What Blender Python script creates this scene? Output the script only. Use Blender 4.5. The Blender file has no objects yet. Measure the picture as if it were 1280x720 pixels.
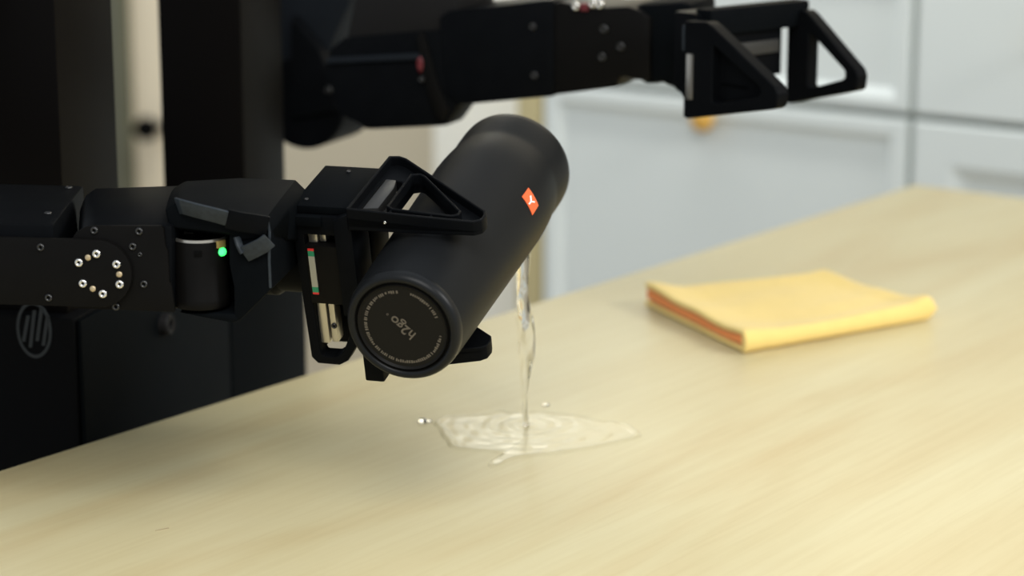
import bpy, bmesh, math, random
from mathutils import Vector, Matrix
from mathutils.geometry import intersect_line_plane

random.seed(7)
scene = bpy.context.scene
COL = scene.collection
R = math.radians

# ------------------------------------------------------------------ camera
FPX = 2866.0                      # focal length in pixels of a 1280 px wide frame
PITCH, YAW, CAM_H = R(13.0), R(36.9), 0.468   # world X runs along the desk's long edge, Z = 0 is the desk top
CAM = Vector((0, 0, CAM_H))
FWD = Vector((math.cos(YAW)*math.cos(PITCH), math.sin(YAW)*math.cos(PITCH), -math.sin(PITCH)))
RGT = Vector((math.sin(YAW), -math.cos(YAW), 0))
UPV = RGT.cross(FWD)
cd = bpy.data.cameras.new('camera'); cam = bpy.data.objects.new('camera', cd); COL.objects.link(cam)
cam.matrix_world = Matrix((( RGT.x, UPV.x, -FWD.x, CAM.x), (RGT.y, UPV.y, -FWD.y, CAM.y),
                           (RGT.z, UPV.z, -FWD.z, CAM.z), (0, 0, 0, 1)))
cd.sensor_width = 36.0; cd.lens = 36.0*FPX/1280.0
cd.clip_start = 0.05; cd.clip_end = 50
cd.dof.use_dof = True; cd.dof.focus_distance = 1.44; cd.dof.aperture_fstop = 4.8
scene.camera = cam

# ------------------------------------------------------------------ light
w = bpy.data.worlds.new('world'); scene.world = w; w.use_nodes = True
w.node_tree.nodes['Background'].inputs[0].default_value = (0.86, 0.93, 1.0, 1)
w.node_tree.nodes['Background'].inputs[1].default_value = 0.62

def area(name, loc, target, size, power, color, sy=None):
    d = bpy.data.lights.new(name, 'AREA'); d.energy = power; d.color = color
    d.shape = 'RECTANGLE'; d.size = size; d.size_y = sy or size
    o = bpy.data.objects.new(name, d); COL.objects.link(o)
    o.location = loc
    o.rotation_euler = (Vector(target)-Vector(loc)).to_track_quat('-Z', 'Y').to_euler()
    return o
area('window_light', (2.5, -2.5, 2.2), (1.9, 1.0, 0.0), 1.4, 96, (1.0, 0.99, 0.96), 0.9)
area('ceiling_light', (0.0, -0.1, 1.75), (1.25, 1.05, 0.0), 1.3, 33, (1.0, 0.985, 0.95), 1.1)
area('wall_fill_light', (2.5, 2.1, 1.55), (3.3, 2.1, 1.45), 1.8, 64, (1.0, 0.985, 0.94), 0.5)  # added unseen fill that brightens the back wall

vs = scene.view_settings
vs.view_transform = 'Standard'; vs.look = 'None'; vs.exposure = 0.0; vs.gamma = 1.0
vs.use_curve_mapping = False

# ------------------------------------------------------------------ measuring helpers
def ray(px, py):
    return FWD + RGT*((px-640)/FPX) + UPV*((360-py)/FPX)
def un(px, py, depth):
    return CAM + ray(px, py)*depth
def hit(px, py, p0, n):
    return intersect_line_plane(CAM, CAM+ray(px, py)*10, p0, n)
def desk(px, py, z=0.0):
    return hit(px, py, Vector((0, 0, z)), Vector((0, 0, 1)))
def az(a, el=0.0):                 # a direction, a degrees to the right of the camera heading
    t, e = YAW-R(a), R(el)
    return Vector((math.cos(t)*math.cos(e), math.sin(t)*math.cos(e), math.sin(e)))
def frame(o, x, y, z):
    return Matrix(((x.x, y.x, z.x, o.x), (x.y, y.y, z.y, o.y), (x.z, y.z, z.z, o.z), (0, 0, 0, 1)))

# ------------------------------------------------------------------ materials
def mat(name, color, rough=0.5, metal=0.0, spec=0.5, noise=None, bump=None, coat=0.0):
    m = bpy.data.materials.new(name); m.use_nodes = True
    nt = m.node_tree; b = nt.nodes['Principled BSDF']
    b.inputs['Base Color'].default_value = (*color, 1)
    b.inputs['Roughness'].default_value = rough
    b.inputs['Metallic'].default_value = metal
    b.inputs['Specular IOR Level'].default_value = spec
    b.inputs['Coat Weight'].default_value = coat
    tc = nt.nodes.new('ShaderNodeTexCoord')
    if noise:
        sc, amt = noise
        n = nt.nodes.new('ShaderNodeTexNoise'); n.inputs['Scale'].default_value = sc; n.inputs['Detail'].default_value = 5
        nt.links.new(tc.outputs['Object'], n.inputs['Vector'])
        mx = nt.nodes.new('ShaderNodeMix'); mx.data_type = 'RGBA'
        mx.inputs[6].default_value = (*[c*(1-amt) for c in color], 1)
        mx.inputs[7].default_value = (*[min(1, c*(1+amt)) for c in color], 1)
        nt.links.new(n.outputs['Fac'], mx.inputs[0]); nt.links.new(mx.outputs[2], b.inputs['Base Color'])
    if bump:
        sc, st = bump
        n = nt.nodes.new('ShaderNodeTexNoise'); n.inputs['Scale'].default_value = sc; n.inputs['Detail'].default_value = 3
        nt.links.new(tc.outputs['Object'], n.inputs['Vector'])
        bp = nt.nodes.new('ShaderNodeBump'); bp.inputs['Strength'].default_value = st; bp.inputs['Distance'].default_value = 0.001
        nt.links.new(n.outputs['Fac'], bp.inputs['Height']); nt.links.new(bp.outputs['Normal'], b.inputs['Normal'])
    return m

M = {}
M['black'] = mat('black_plastic', (0.0034, 0.0039, 0.0047), 0.45, spec=0.035, noise=(60, 0.25), bump=(900, 0.08))
M['plate'] = mat('black_anodised_plate', (0.0042, 0.0039, 0.0036), 0.45, spec=0.07, noise=(40, 0.2))
M['rubber'] = mat('dark_grey_cover', (0.0034, 0.0042, 0.0050), 0.6, spec=0.015, noise=(50, 0.2), bump=(500, 0.1))
M['soft_grey'] = mat('charcoal_lit_top_and_bumper', (0.0130, 0.0125, 0.0125), 0.5, spec=0.08)  # far link's lit top face painted lighter; also colours the bumper
M['soft_blue'] = mat('blue_black_lit_shell', (0.0105, 0.0130, 0.0165), 0.5, spec=0.08)  # light on the far shoulder and link put into a bluer, paler colour
M['strap'] = mat('grey_strap', (0.024, 0.030, 0.036), 0.45, spec=0.2, noise=(300, 0.5), bump=(400, 0.3))
M['post'] = mat('black_post', (0.0034, 0.0028, 0.0025), 0.5, spec=0.06)
M['base'] = mat('dark_navy_panel', (0.0026, 0.0036, 0.0044), 0.6, spec=0.03)
M['base_side'] = mat('black_side_panel', (0.0018, 0.002, 0.0024), 0.6, spec=0.08)
M['emblem'] = mat('dull_grey_print', (0.013, 0.018, 0.021), 0.6)
M['bottle'] = mat('matt_black_powder_coat', (0.0088, 0.0096, 0.0105), 0.42, spec=0.06, bump=(2500, 0.04))
M['rim'] = mat('satin_black_rim', (0.0088, 0.0096, 0.0105), 0.36, spec=0.16)
M['bottle_base'] = mat('bottle_base_black', (0.0075, 0.007, 0.0062), 0.45, spec=0.12)
M['print'] = mat('taupe_print', (0.11, 0.092, 0.070), 0.6)
M['orange'] = mat('orange_tag', (0.86, 0.13, 0.03), 0.5, noise=(300, 0.08))
M['white'] = mat('white_print', (0.85, 0.85, 0.85), 0.5)
M['chrome'] = mat('silver_screw', (0.78, 0.76, 0.72), 0.22, metal=1.0)
M['brass'] = mat('brass_pin', (0.55, 0.44, 0.28), 0.4, metal=0.6)
M['dark_screw'] = mat('black_screw', (0.05, 0.05, 0.05), 0.3, metal=0.8)
M['hole'] = mat('screw_socket', (0.002, 0.002, 0.002), 0.7, spec=0.05)
M['steel'] = mat('steel_rail', (0.55, 0.52, 0.46), 0.3, metal=0.9)
M['sticker'] = mat('tan_sticker', (0.30, 0.22, 0.07), 0.5)
M['insert'] = mat('dull_steel_insert', (0.06, 0.06, 0.058), 0.4, metal=0.6)
M['label'] = mat('grey_label', (0.33, 0.32, 0.25), 0.5)
M['green'] = mat('green_stripe', (0.01, 0.22, 0.10), 0.5)
M['red'] = mat('red_stripe', (0.6, 0.02, 0.02), 0.5)
M['dull_red'] = mat('dull_red_plug', (0.12, 0.012, 0.016), 0.5)
M['cupboard'] = mat('white_cupboard_paint', (0.775, 0.825, 0.80), 0.45, spec=0.35, noise=(6, 0.02))
M['edge'] = mat('cream_edge_board', (0.55, 0.47, 0.25), 0.5)
M['gap'] = mat('cupboard_carcass', (0.33, 0.35, 0.32), 0.7)
M['knob'] = mat('golden_wood_knob', (0.72, 0.40, 0.07), 0.4, noise=(80, 0.1))
M['wall'] = mat('beige_wall_paint', (0.52, 0.465, 0.35), 0.8, noise=(3, 0.04))
M['cream'] = mat('sunlit_wall_cream', (0.93, 0.92, 0.83), 0.6, noise=(3, 0.02))  # sunlight on the wall put into the colour
M['olive'] = mat('olive_trim', (0.115, 0.115, 0.075), 0.6, noise=(4, 0.1))
M['leaf'] = mat('beige_door_leaf', (0.80, 0.70, 0.52), 0.6, noise=(4, 0.06))
M['floor'] = mat('greige_floor', (0.42, 0.37, 0.29), 0.6, noise=(5, 0.06))
M['underside'] = mat('desk_underside', (0.40, 0.30, 0.17), 0.6)

# LED: gives off light
m = bpy.data.materials.new('green_led'); m.use_nodes = True; M['led'] = m
b = m.node_tree.nodes['Principled BSDF']; b.inputs['Base Color'].default_value = (0.1, 0.9, 0.3, 1)
b.inputs['Emission Color'].default_value = (0.03, 1.0, 0.12, 1); b.inputs['Emission Strength'].default_value = 2.2

# light birch veneer, grain along X
m = bpy.data.materials.new('birch_veneer'); m.use_nodes = True; M['wood'] = m
nt = m.node_tree; b = nt.nodes['Principled BSDF']
tc = nt.nodes.new('ShaderNodeTexCoord')
def mapped(scale, rot=0.0):
    mp = nt.nodes.new('ShaderNodeMapping'); mp.inputs['Scale'].default_value = scale
    mp.inputs['Rotation'].default_value = (0, 0, rot)
    nt.links.new(tc.outputs['Object'], mp.inputs['Vector']); return mp
def noise(mp, sc, det, dist=0.0):
    n = nt.nodes.new('ShaderNodeTexNoise'); n.inputs['Scale'].default_value = sc
    n.inputs['Detail'].default_value = det; n.inputs['Distortion'].default_value = dist
    nt.links.new(mp.outputs['Vector'], n.inputs['Vector']); return n
def ramp(fac, stops):
    r = nt.nodes.new('ShaderNodeValToRGB')
    e = r.color_ramp.elements
    e[0].position, e[0].color = stops[0][0], (*stops[0][1], 1)
    e[1].position, e[1].color = stops[-1][0], (*stops[-1][1], 1)
    for p_, c_ in stops[1:-1]:
        q = e.new(p_); q.color = (*c_, 1)
    nt.links.new(fac, r.inputs['Fac']); return r
def mixc(fac, a, c, blend='MIX'):
    mx = nt.nodes.new('ShaderNodeMix'); mx.data_type = 'RGBA'; mx.blend_type = blend
    if isinstance(fac, float): mx.inputs[0].default_value = fac
    else: nt.links.new(fac, mx.inputs[0])
    nt.links.new(a, mx.inputs[6]); nt.links.new(c, mx.inputs[7]); return mx.outputs[2]
broad = noise(mapped((0.9, 5.0, 1)), 2.2, 4, 0.8)
fine = noise(mapped((3.0, 60.0, 1)), 3.0, 6, 0.4)
c1 = ramp(broad.outputs['Fac'], [(0.28, (0.58, 0.470, 0.250)), (0.52, (0.635, 0.555, 0.325)), (0.74, (0.665, 0.60, 0.37))])
c2 = ramp(fine.outputs['Fac'], [(0.33, (0.94, 0.92, 0.88)), (0.58, (1.0, 1.0, 1.0))])
tone = mixc(0.75, c1.outputs['Color'], c2.outputs['Color'], 'MULTIPLY')
nt.links.new(tone, b.inputs['Base Color'])
b.inputs['Roughness'].default_value = 0.36; b.inputs['Specular IOR Level'].default_value = 0.32
bp = nt.nodes.new('ShaderNodeBump'); bp.inputs['Strength'].default_value = 0.05; bp.inputs['Distance'].default_value = 0.0005
nt.links.new(fine.outputs['Fac'], bp.inputs['Height']); nt.links.new(bp.outputs['Normal'], b.inputs['Normal'])

# cloth
def cloth_mat(name, col):
    m = mat(name, col, 0.9, spec=0.15, noise=(60, 0.06), bump=(700, 0.6))
    m.node_tree.nodes['Principled BSDF'].inputs['Sheen Weight'].default_value = 0.25
    return m
M['cloth'] = cloth_mat('yellow_microfibre', (0.88, 0.66, 0.225))
M['cloth_in'] = cloth_mat('orange_microfibre', (0.92, 0.29, 0.06))

# falling water: clear refracting
m = bpy.data.materials.new('clear_water'); m.use_nodes = True; M['water'] = m
b = m.node_tree.nodes['Principled BSDF']
b.inputs['Base Color'].default_value = (1, 1, 1, 1); b.inputs['Roughness'].default_value = 0.0
b.inputs['IOR'].default_value = 1.33; b.inputs['Transmission Weight'].default_value = 1.0
# thin water film on the desk: see-through with a fresnel gloss and a rippled skin
m = bpy.data.materials.new('water_film'); m.use_nodes = True; M['film'] = m
nt = m.node_tree; nt.nodes.clear()
out = nt.nodes.new('ShaderNodeOutputMaterial'); mx = nt.nodes.new('ShaderNodeMixShader')
tr = nt.nodes.new('ShaderNodeBsdfTransparent'); tr.inputs[0].default_value = (0.955, 0.95, 0.93, 1)
gl = nt.nodes.new('ShaderNodeBsdfGlossy'); gl.inputs['Roughness'].default_value = 0.06
fr = nt.nodes.new('ShaderNodeFresnel'); fr.inputs['IOR'].default_value = 1.28
tc = nt.nodes.new('ShaderNodeTexCoord'); nz = nt.nodes.new('ShaderNodeTexNoise')
nz.inputs['Scale'].default_value = 90; nz.inputs['Detail'].default_value = 3; nz.inputs['Distortion'].default_value = 1.5
bp = nt.nodes.new('ShaderNodeBump'); bp.inputs['Strength'].default_value = 0.0; bp.inputs['Distance'].default_value = 0.002
nt.links.new(tc.outputs['Object'], nz.inputs['Vector']); nt.links.new(nz.outputs['Fac'], bp.inputs['Height'])
nt.links.new(bp.outputs['Normal'], gl.inputs['Normal']); nt.links.new(bp.outputs['Normal'], fr.inputs['Normal'])
geo = nt.nodes.new('ShaderNodeNewGeometry')     # the underside of the film lets light straight through
sub = nt.nodes.new('ShaderNodeMath'); sub.operation = 'SUBTRACT'; sub.inputs[0].default_value = 1.0
mul = nt.nodes.new('ShaderNodeMath'); mul.operation = 'MULTIPLY'
nt.links.new(geo.outputs['Backfacing'], sub.inputs[1]); nt.links.new(sub.outputs[0], mul.inputs[0])
nt.links.new(fr.outputs[0], mul.inputs[1]); nt.links.new(mul.outputs[0], mx.inputs[0]); nt.links.new(tr.outputs[0], mx.inputs[1]); nt.links.new(gl.outputs[0], mx.inputs[2])
nt.links.new(mx.outputs[0], out.inputs['Surface'])

# ------------------------------------------------------------------ mesh helpers
def link(name, me, parent=None):
    o = bpy.data.objects.new(name, me); COL.objects.link(o)
    if parent is not None: o.parent = parent
    return o
def finish(name, bm, material, parent=None, mx=None, bevel=0.0, smooth=True, seg=2, angle=30):
    bmesh.ops.recalc_face_normals(bm, faces=bm.faces)
    if bevel > 0:
        ed = [e for e in bm.edges if len(e.link_faces) == 2 and e.calc_face_angle() > R(28)]
        if ed: bmesh.ops.bevel(bm, geom=ed, offset=bevel, segments=seg, profile=0.6, affect='EDGES', clamp_overlap=True)
    if mx is not None: bmesh.ops.transform(bm, matrix=mx, verts=bm.verts)
    bmesh.ops.recalc_face_normals(bm, faces=bm.faces)
    if smooth:
        for f in bm.faces: f.smooth = True
        for e in bm.edges:
            if len(e.link_faces) == 2 and e.calc_face_angle() > R(angle): e.smooth = False
    me = bpy.data.meshes.new(name); bm.to_mesh(me); bm.free()
    me.materials.append(M[material] if isinstance(material, str) else material)
    return link(name, me, parent)
def open_finish(name, bm, material):
    for f in bm.faces: f.smooth = True
    me = bpy.data.meshes.new(name); bm.to_mesh(me); bm.free(); me.materials.append(M[material]); return link(name, me)
AX = {'y': lambda u, v, t: Vector((u, t, v)), 'z': lambda u, v, t: Vector((u, v, t)), 'x': lambda u, v, t: Vector((t, u, v))}
def prism_bm(profile, t0, t1, axis='y', holes=(), bm=None):
    """profile (and holes) in the plane across axis, drawn out from t0 to t1"""
    bm2 = bmesh.new(); f3 = AX[axis]; edges = []
    for loop in [profile, *holes]:
        vs_ = [bm2.verts.new(f3(u, v, t0)) for u, v in loop]
        edges += [bm2.edges.new((vs_[i], vs_[(i+1) % len(vs_)])) for i in range(len(vs_))]
    if holes:
        bmesh.ops.triangle_fill(bm2, edges=edges, use_beauty=True, use_dissolve=False)
    else:
        bm2.faces.new(bm2.verts[:])
    d = f3(0, 0, t1) - f3(0, 0, t0)
    ret = bmesh.ops.extrude_face_region(bm2, geom=bm2.faces[:])
    bmesh.ops.translate(bm2, vec=d, verts=[g for g in ret['geom'] if isinstance(g, bmesh.types.BMVert)])
    bmesh.ops.recalc_face_normals(bm2, faces=bm2.faces)
    if bm is None: return bm2
    merge(bm, bm2); return bm
def merge(bm, other):
    me = bpy.data.meshes.new('tmp'); other.to_mesh(me); other.free(); bm.from_mesh(me); bpy.data.meshes.remove(me)
def box_bm(x0, x1, y0, y1, z0, z1, bm=None):
    return prism_bm([(x0, z0), (x1, z0), (x1, z1), (x0, z1)], y0, y1, 'y', bm=bm)
def prism(name, profile, t0, t1, material, parent=None, axis='y', holes=(), mx=None, bevel=0.001, **k):
    return finish(name, prism_bm(profile, t0, t1, axis, holes), material, parent, mx, bevel, **k)
def box(name, x0, x1, y0, y1, z0, z1, material, parent=None, mx=None, bevel=0.001, **k):
    return finish(name, box_bm(x0, x1, y0, y1, z0, z1), material, parent, mx, bevel, **k)
def lathe_bm(prof, axis='y', n=48, center=(0, 0, 0), closed=True):
    """prof = [(radius, position along axis)]"""
    bm = bmesh.new(); rings = []
    c = Vector(center)
    for r, t in prof:
        if r < 1e-6:
            p = {'y': Vector((0, t, 0)), 'z': Vector((0, 0, t)), 'x': Vector((t, 0, 0))}[axis]
            rings.append([bm.verts.new(p+c)])
        else:
            ring = []
            for i in range(n):
                a = 2*math.pi*i/n; u, v = r*math.cos(a), r*math.sin(a)
                p = {'y': Vector((u, t, v)), 'z': Vector((u, v, t)), 'x': Vector((t, u, v))}[axis]
                ring.append(bm.verts.new(p+c))
            rings.append(ring)
    for A, B in zip(rings, rings[1:]):
        if len(A) == 1 and len(B) == 1: continue
        for i in range(n):
            j = (i+1) % n
            if len(A) == 1: bm.faces.new((A[0], B[i], B[j]))
            elif len(B) == 1: bm.faces.new((A[i], A[j], B[0]))
            else: bm.faces.new((A[i], A[j], B[j], B[i]))
    return bm
def lathe(name, prof, material, parent=None, axis='y', n=48, center=(0, 0, 0), mx=None, **k):
    return finish(name, lathe_bm(prof, axis, n, center), material, parent, mx, 0.0, **k)
def loft_bm(sections, cap=True):
    bm = bmesh.new(); rings = [[bm.verts.new(p) for p in s] for s in sections]
    n = len(rings[0])
    for A, B in zip(rings, rings[1:]):
        for i in range(n):
            j = (i+1) % n; bm.faces.new((A[i], A[j], B[j], B[i]))
    if cap:
        bm.faces.new(rings[0][::-1]); bm.faces.new(rings[-1])
    return bm
def arc(cx, cy, r, a0, a1, n=10):
    return [(cx+r*math.cos(R(a0+(a1-a0)*i/n)), cy+r*math.sin(R(a0+(a1-a0)*i/n))) for i in range(n+1)]
def thing(name, label, cat, mx, group=None):
    o = bpy.data.objects.new(name, None); COL.objects.link(o)
    o.empty_display_size = 0.05; o.matrix_world = mx
    o['label'] = label; o['category'] = cat
    if group: o['group'] = group
    return o
def tag(o, label, cat, group=None):
    o['label'] = label; o['category'] = cat
    if group: o['group'] = group
    return o
def structure(o):
    o['kind'] = 'structure'; return o

# screws (shared meshes, looking along -Y)
def screw_mesh(name, r, h, material, socket=0.5):
    bm = lathe_bm([(0.0, -h*0.45), (r*socket*0.85, -h*0.45), (r*socket, -h*0.95), (r*0.72, -h), (r*0.95, -h*0.6), (r, 0.0), (0.0, 0.0)], 'y', 16)
    bmesh.ops.recalc_face_normals(bm, faces=bm.faces)
    for f in bm.faces:
        f.smooth = True
        c = f.calc_center_median()
        if math.hypot(c.x, c.z) < r*socket*0.8: f.material_index = 1
    me = bpy.data.meshes.new(name); bm.to_mesh(me); bm.free()
    me.materials.append(M[material]); me.materials.append(M['hole'])
    return me
SCREW_DARK = screw_mesh('screw', 0.0025, 0.0016, 'dark_screw')
SCREW_SILVER = screw_mesh('silver_screw', 0.0028, 0.0020, 'chrome', 0.4)
def dome_mesh(name, r, h, material):
    bm = lathe_bm([(0.0, -h), (r*0.7, -h*0.95), (r, -h*0.5), (r, 0.0), (0.0, 0.0)], 'y', 14)
    bmesh.ops.recalc_face_normals(bm, faces=bm.faces)
    for f in bm.faces: f.smooth = True
    me = bpy.data.meshes.new(name); bm.to_mesh(me); bm.free(); me.materials.append(M[material]); return me
PIN = dome_mesh('pin', 0.0019, 0.0008, 'brass')
def put(name, me, loc, parent, rot=None, scale=1.0, label=None):
    o = link(name, me, parent); o.location = loc
    if rot is not None: o.rotation_euler = rot
    o.scale = (scale,)*3
    if label: o['label'] = label
    return o

# ------------------------------------------------------------------ the setting
DESK_Y = desk(560, 413.3).y       # far long edge
DESK_X = desk(1152, 232).x        # far end
FLOOR_Z = -0.74
XC = DESK_X + 0.45                # cupboard fronts
XW = XC + 0.62                    # wall
o = structure(box('floor', -1.2, XW, -2.6, 4.6, FLOOR_Z-0.05, FLOOR_Z, 'floor', bevel=0))
o = structure(box('wall_back', XW, XW+0.1, -2.6, 4.6, FLOOR_Z, 1.75, 'wall', bevel=0))

def wall_y(px, x, py=200): return hit(px, py, Vector((x, 0, 0)), Vector((1, 0, 0))).y
def wall_z(px, py, x): return hit(px, py, Vector((x, 0, 0)), Vector((1, 0, 0))).z
# far door between the robot's posts
d = structure(box('door_1', XW-0.03, XW, wall_y(226, XW), wall_y(181, XW), FLOOR_Z, 1.3, 'leaf', bevel=0.004))
lathe('handle', [(0.0, -0.06), (0.018, -0.058), (0.026, -0.045), (0.024, -0.03), (0.010, -0.022), (0.010, 0.0)], 'hole', d, 'x', 20,
      (XW-0.03, wall_y(214, XW), wall_z(214, 156, XW)))
structure(box('trim_1', XW-0.05, XW, wall_y(182, XW), wall_y(138, XW), FLOOR_Z, 1.3, 'olive', bevel=0.004))
# sunlit part of the wall beside the cupboards, its brightness painted as a cream box
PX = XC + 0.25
structure(box('wall_sunlit', PX, XW, wall_y(668, PX), wall_y(541, PX), FLOOR_Z, 1.3, 'cream', bevel=0.006))

# ------------------------------------------------------------------ cupboards
YG = wall_y(1137, XC, 180); ZG = wall_z(1137, 146, XC)       # where the four fronts meet
YL = wall_y(676, XC, 250); ZT = 0.21
def front_panel(name, y0, y1, z0, z1, inset, parent, style):
    """frame with a set-back (or moulded) field; front face at local x = 0, towards -x"""
    ring = bmesh.new(); t = 0.02
    def rect(i, x): return [Vector((x, y0+i, z0+i)), Vector((x, y1-i, z0+i)), Vector((x, y1-i, z1-i)), Vector((x, y0+i, z1-i))]
    if style == 'frame': rs = [(0, t), (0, 0.003), (0.003, 0.0), (inset-0.012, 0.0), (inset, 0.009)]
    elif style == 'mould': rs = [(0, t), (0, 0.003), (0.003, 0.0), (inset, 0.0), (inset+0.024, 0.013), (inset+0.03, 0.013)]
    else: rs = [(0, t), (0, 0.003), (0.003, 0.0)]
    rings = [[ring.verts.new(p) for p in rect(i, x)] for i, x in rs]
    for A, B in zip(rings, rings[1:]):
        for k in range(4): ring.faces.new((A[k], A[(k+1) % 4], B[(k+1) % 4], B[k]))
    ring.faces.new(rings[0][::-1])
    if style == 'flat':
        ring.faces.new(rings[-1]); return finish(name, ring, 'cupboard', parent, smooth=False)
    o = finish(name, ring, 'cupboard', parent, smooth=False)
    i, x = rs[-1]
    p = box('panel', x, x+0.006, y0+i, y1-i, z0+i, z1-i, 'cupboard', o, bevel=0)
    return o
KNOB = [(0.0, -0.034), (0.010, -0.0335), (0.0165, -0.028), (0.0175, -0.021), (0.014, -0.014), (0.008, -0.008), (0.007, 0.0)]
def unit(label, y0, y1, styles, drawer_knob, door_knob):
    t = thing('kitchen_cupboard', label, 'cupboard', Matrix.Translation((XC, (y0+y1)/2, FLOOR_Z)), 'white kitchen cupboards')
    a, c = y0-(y0+y1)/2, y1-(y0+y1)/2
    zg, zt = ZG-FLOOR_Z, ZT-FLOOR_Z
    box('body', 0.021, 0.56, a+0.0005, c-0.0005, 0.08, zt, 'gap', t, bevel=0)
    box('plinth', 0.07, 0.54, a+0.001, c-0.001, 0.0, 0.08, 'gap', t, bevel=0)
    g = 0.0045
    dr = front_panel('drawer', a+g, c-g, zg+0.005, zt-0.002, 0.03, t, styles[0])
    do = front_panel('door', a+g, c-g, 0.09, zg-0.005, styles[2], t, styles[1])
    for par, kn in ((dr, drawer_knob), (do, door_knob)):
        if kn:
            x0 = 0.009 if (par is do and styles[1] != 'flat') or (par is dr and styles[0] != 'flat') else 0.0
            k = lathe('knob', KNOB, 'knob', par, 'x', 20, (x0, kn[0]-(y0+y1)/2, kn[1]-FLOOR_Z))
            k['label'] = 'round golden knob'
    return t
u1 = unit('white cupboard with framed door behind the raised empty gripper', YG, YL, ('frame', 'frame', 0.034), None,
          (wall_y(884, XC, 152), wall_z(884, 148, XC)))
yc = YL
box('side_panel', 0.0, 0.56, YL-(YG+YL)/2+0.0005, YL-(YG+YL)/2+0.045, 0.0, ZT-FLOOR_Z, 'edge', u1, bevel=0.002)
unit('white cupboard beyond the far corner of the desk, with moulded door', YG-0.62, YG, ('flat', 'mould', 0.055),
     (wall_y(1316, XC, 60), wall_z(1316, 52, XC)), None)

# ------------------------------------------------------------------ desk
DX0, DY0 = DESK_X-1.85, DESK_Y-0.82
t = thing('desk', 'long light birch wood desk with water spilled on its top', 'desk', Matrix.Translation(((DX0+DESK_X)/2, (DY0+DESK_Y)/2, FLOOR_Z)))
hx, hy, top = (DESK_X-DX0)/2, (DESK_Y-DY0)/2, -FLOOR_Z
box('tabletop', -hx, hx, -hy, hy, top-0.028, top, 'wood', t, bevel=0.0012)
for sx in (-1, 1):
    for sy in (-1, 1):
        box('leg', sx*(hx-0.07)-0.025, sx*(hx-0.07)+0.025, sy*(hy-0.07)-0.025, sy*(hy-0.07)+0.025, 0.0, top-0.0285, 'underside', t, bevel=0.002)
for sy in (-1, 1):
    box('apron', -hx+0.096, hx-0.096, sy*(hy-0.07)-0.01, sy*(hy-0.07)+0.01, top-0.10, top-0.0285, 'underside', t, bevel=0.001)

a_, b_ = desk(194, 663.5), desk(211, 660)
d_ = (b_-a_).normalized(); s_ = Vector((-d_.y, d_.x, 0))*0.0008
finish('scratch', loft_bm([[a_+s_*0.4-t.location, a_-s_*0.4-t.location, a_-s_*0.4+Vector((0, 0, .0001))-t.location, a_+s_*0.4+Vector((0, 0, .0001))-t.location],
                           [b_+s_-t.location, b_-s_-t.location, b_-s_+Vector((0, 0, .0001))-t.location, b_+s_+Vector((0, 0, .0001))-t.location]]), 'underside', t, smooth=False)
# ------------------------------------------------------------------ robot body: cabinet with two posts
RF, RS = az(105), az(15)           # the way the robot faces, and sideways away from the camera
RO = un(100, 430, 1.60); RO = Vector((RO.x, RO.y, FLOOR_Z))
RM = frame(RO, RF, RS, Vector((0, 0, 1)))
t = robot = thing('robot', 'black two-armed robot with upright posts standing behind the desk, holding a bottle', 'robot', RM)
ctop = 0.088 - FLOOR_Z
box('cabinet', -0.50, -0.004, 0.0, 0.457, 0.03, ctop, 'base_side', t, bevel=0.004)
fp0 = box('front_panel', -0.0035, 0.0, 0.003, 0.275, 0.035, ctop-0.002, 'base', t, bevel=0.0015)
fp1 = box('front_panel', -0.0035, 0.0, 0.279, 0.454, 0.035, ctop-0.002, 'base', t, bevel=0.0015)
q = RM.inverted() @ hit(203, 405, RO, RF)
bmp = lathe('bumper', [(0.0, 0.002), (0.0036, 0.002), (0.0042, 0.007), (0.0070, 0.0075), (0.0082, 0.0055), (0.0082, 0.0), (0.0, 0.0)], 'soft_grey', fp0, 'x', 24, (q.x, q.y, q.z))
# emblem on the side facing the camera
bm = bmesh.new()
e0 = RM.inverted() @ hit(43, 412, RO, RS)
ew, eh = 0.0135, 0.0205
n = 40
outer = [(e0.x+ew*math.cos(2*math.pi*i/n), e0.z+eh*math.sin(2*math.pi*i/n)) for i in range(n)]
inner = [(e0.x+ew*0.84*math.cos(2*math.pi*i/n), e0.z+eh*0.88*math.sin(2*math.pi*i/n)) for i in range(n)]
prism_bm(outer, -0.0008, 0.0, 'y', holes=[inner], bm=bm)
for k, (dx, z0, z1) in enumerate(((-0.0075, -0.009, 0.010), (-0.0025, -0.013, 0.014), (0.003, -0.008, 0.016), (0.0075, -0.011, 0.011))):
    sl = 0.0045
    prism_bm([(e0.x+dx-sl/2, e0.z+z0), (e0.x+dx-sl/2+0.0026, e0.z+z0), (e0.x+dx+sl/2+0.0026, e0.z+z1), (e0.x+dx+sl/2, e0.z+z1)], -0.0008, 0.0, 'y', bm=bm)
em = finish('emblem', bm, 'emblem', t, smooth=False); em['label'] = 'dull grey oval emblem with slanted strokes'
for s0, wpost in ((0.012, 0.092), (0.352, 0.095)):
    p_ = box('post', -0.088, -0.014, s0, s0+wpost, ctop-0.01, ctop+0.62, 'post', t, bevel=0.002)
box('cross_beam', -0.082, -0.02, 0.105, 0.351, ctop+0.56, ctop+0.61, 'post', t, bevel=0.002)

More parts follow.
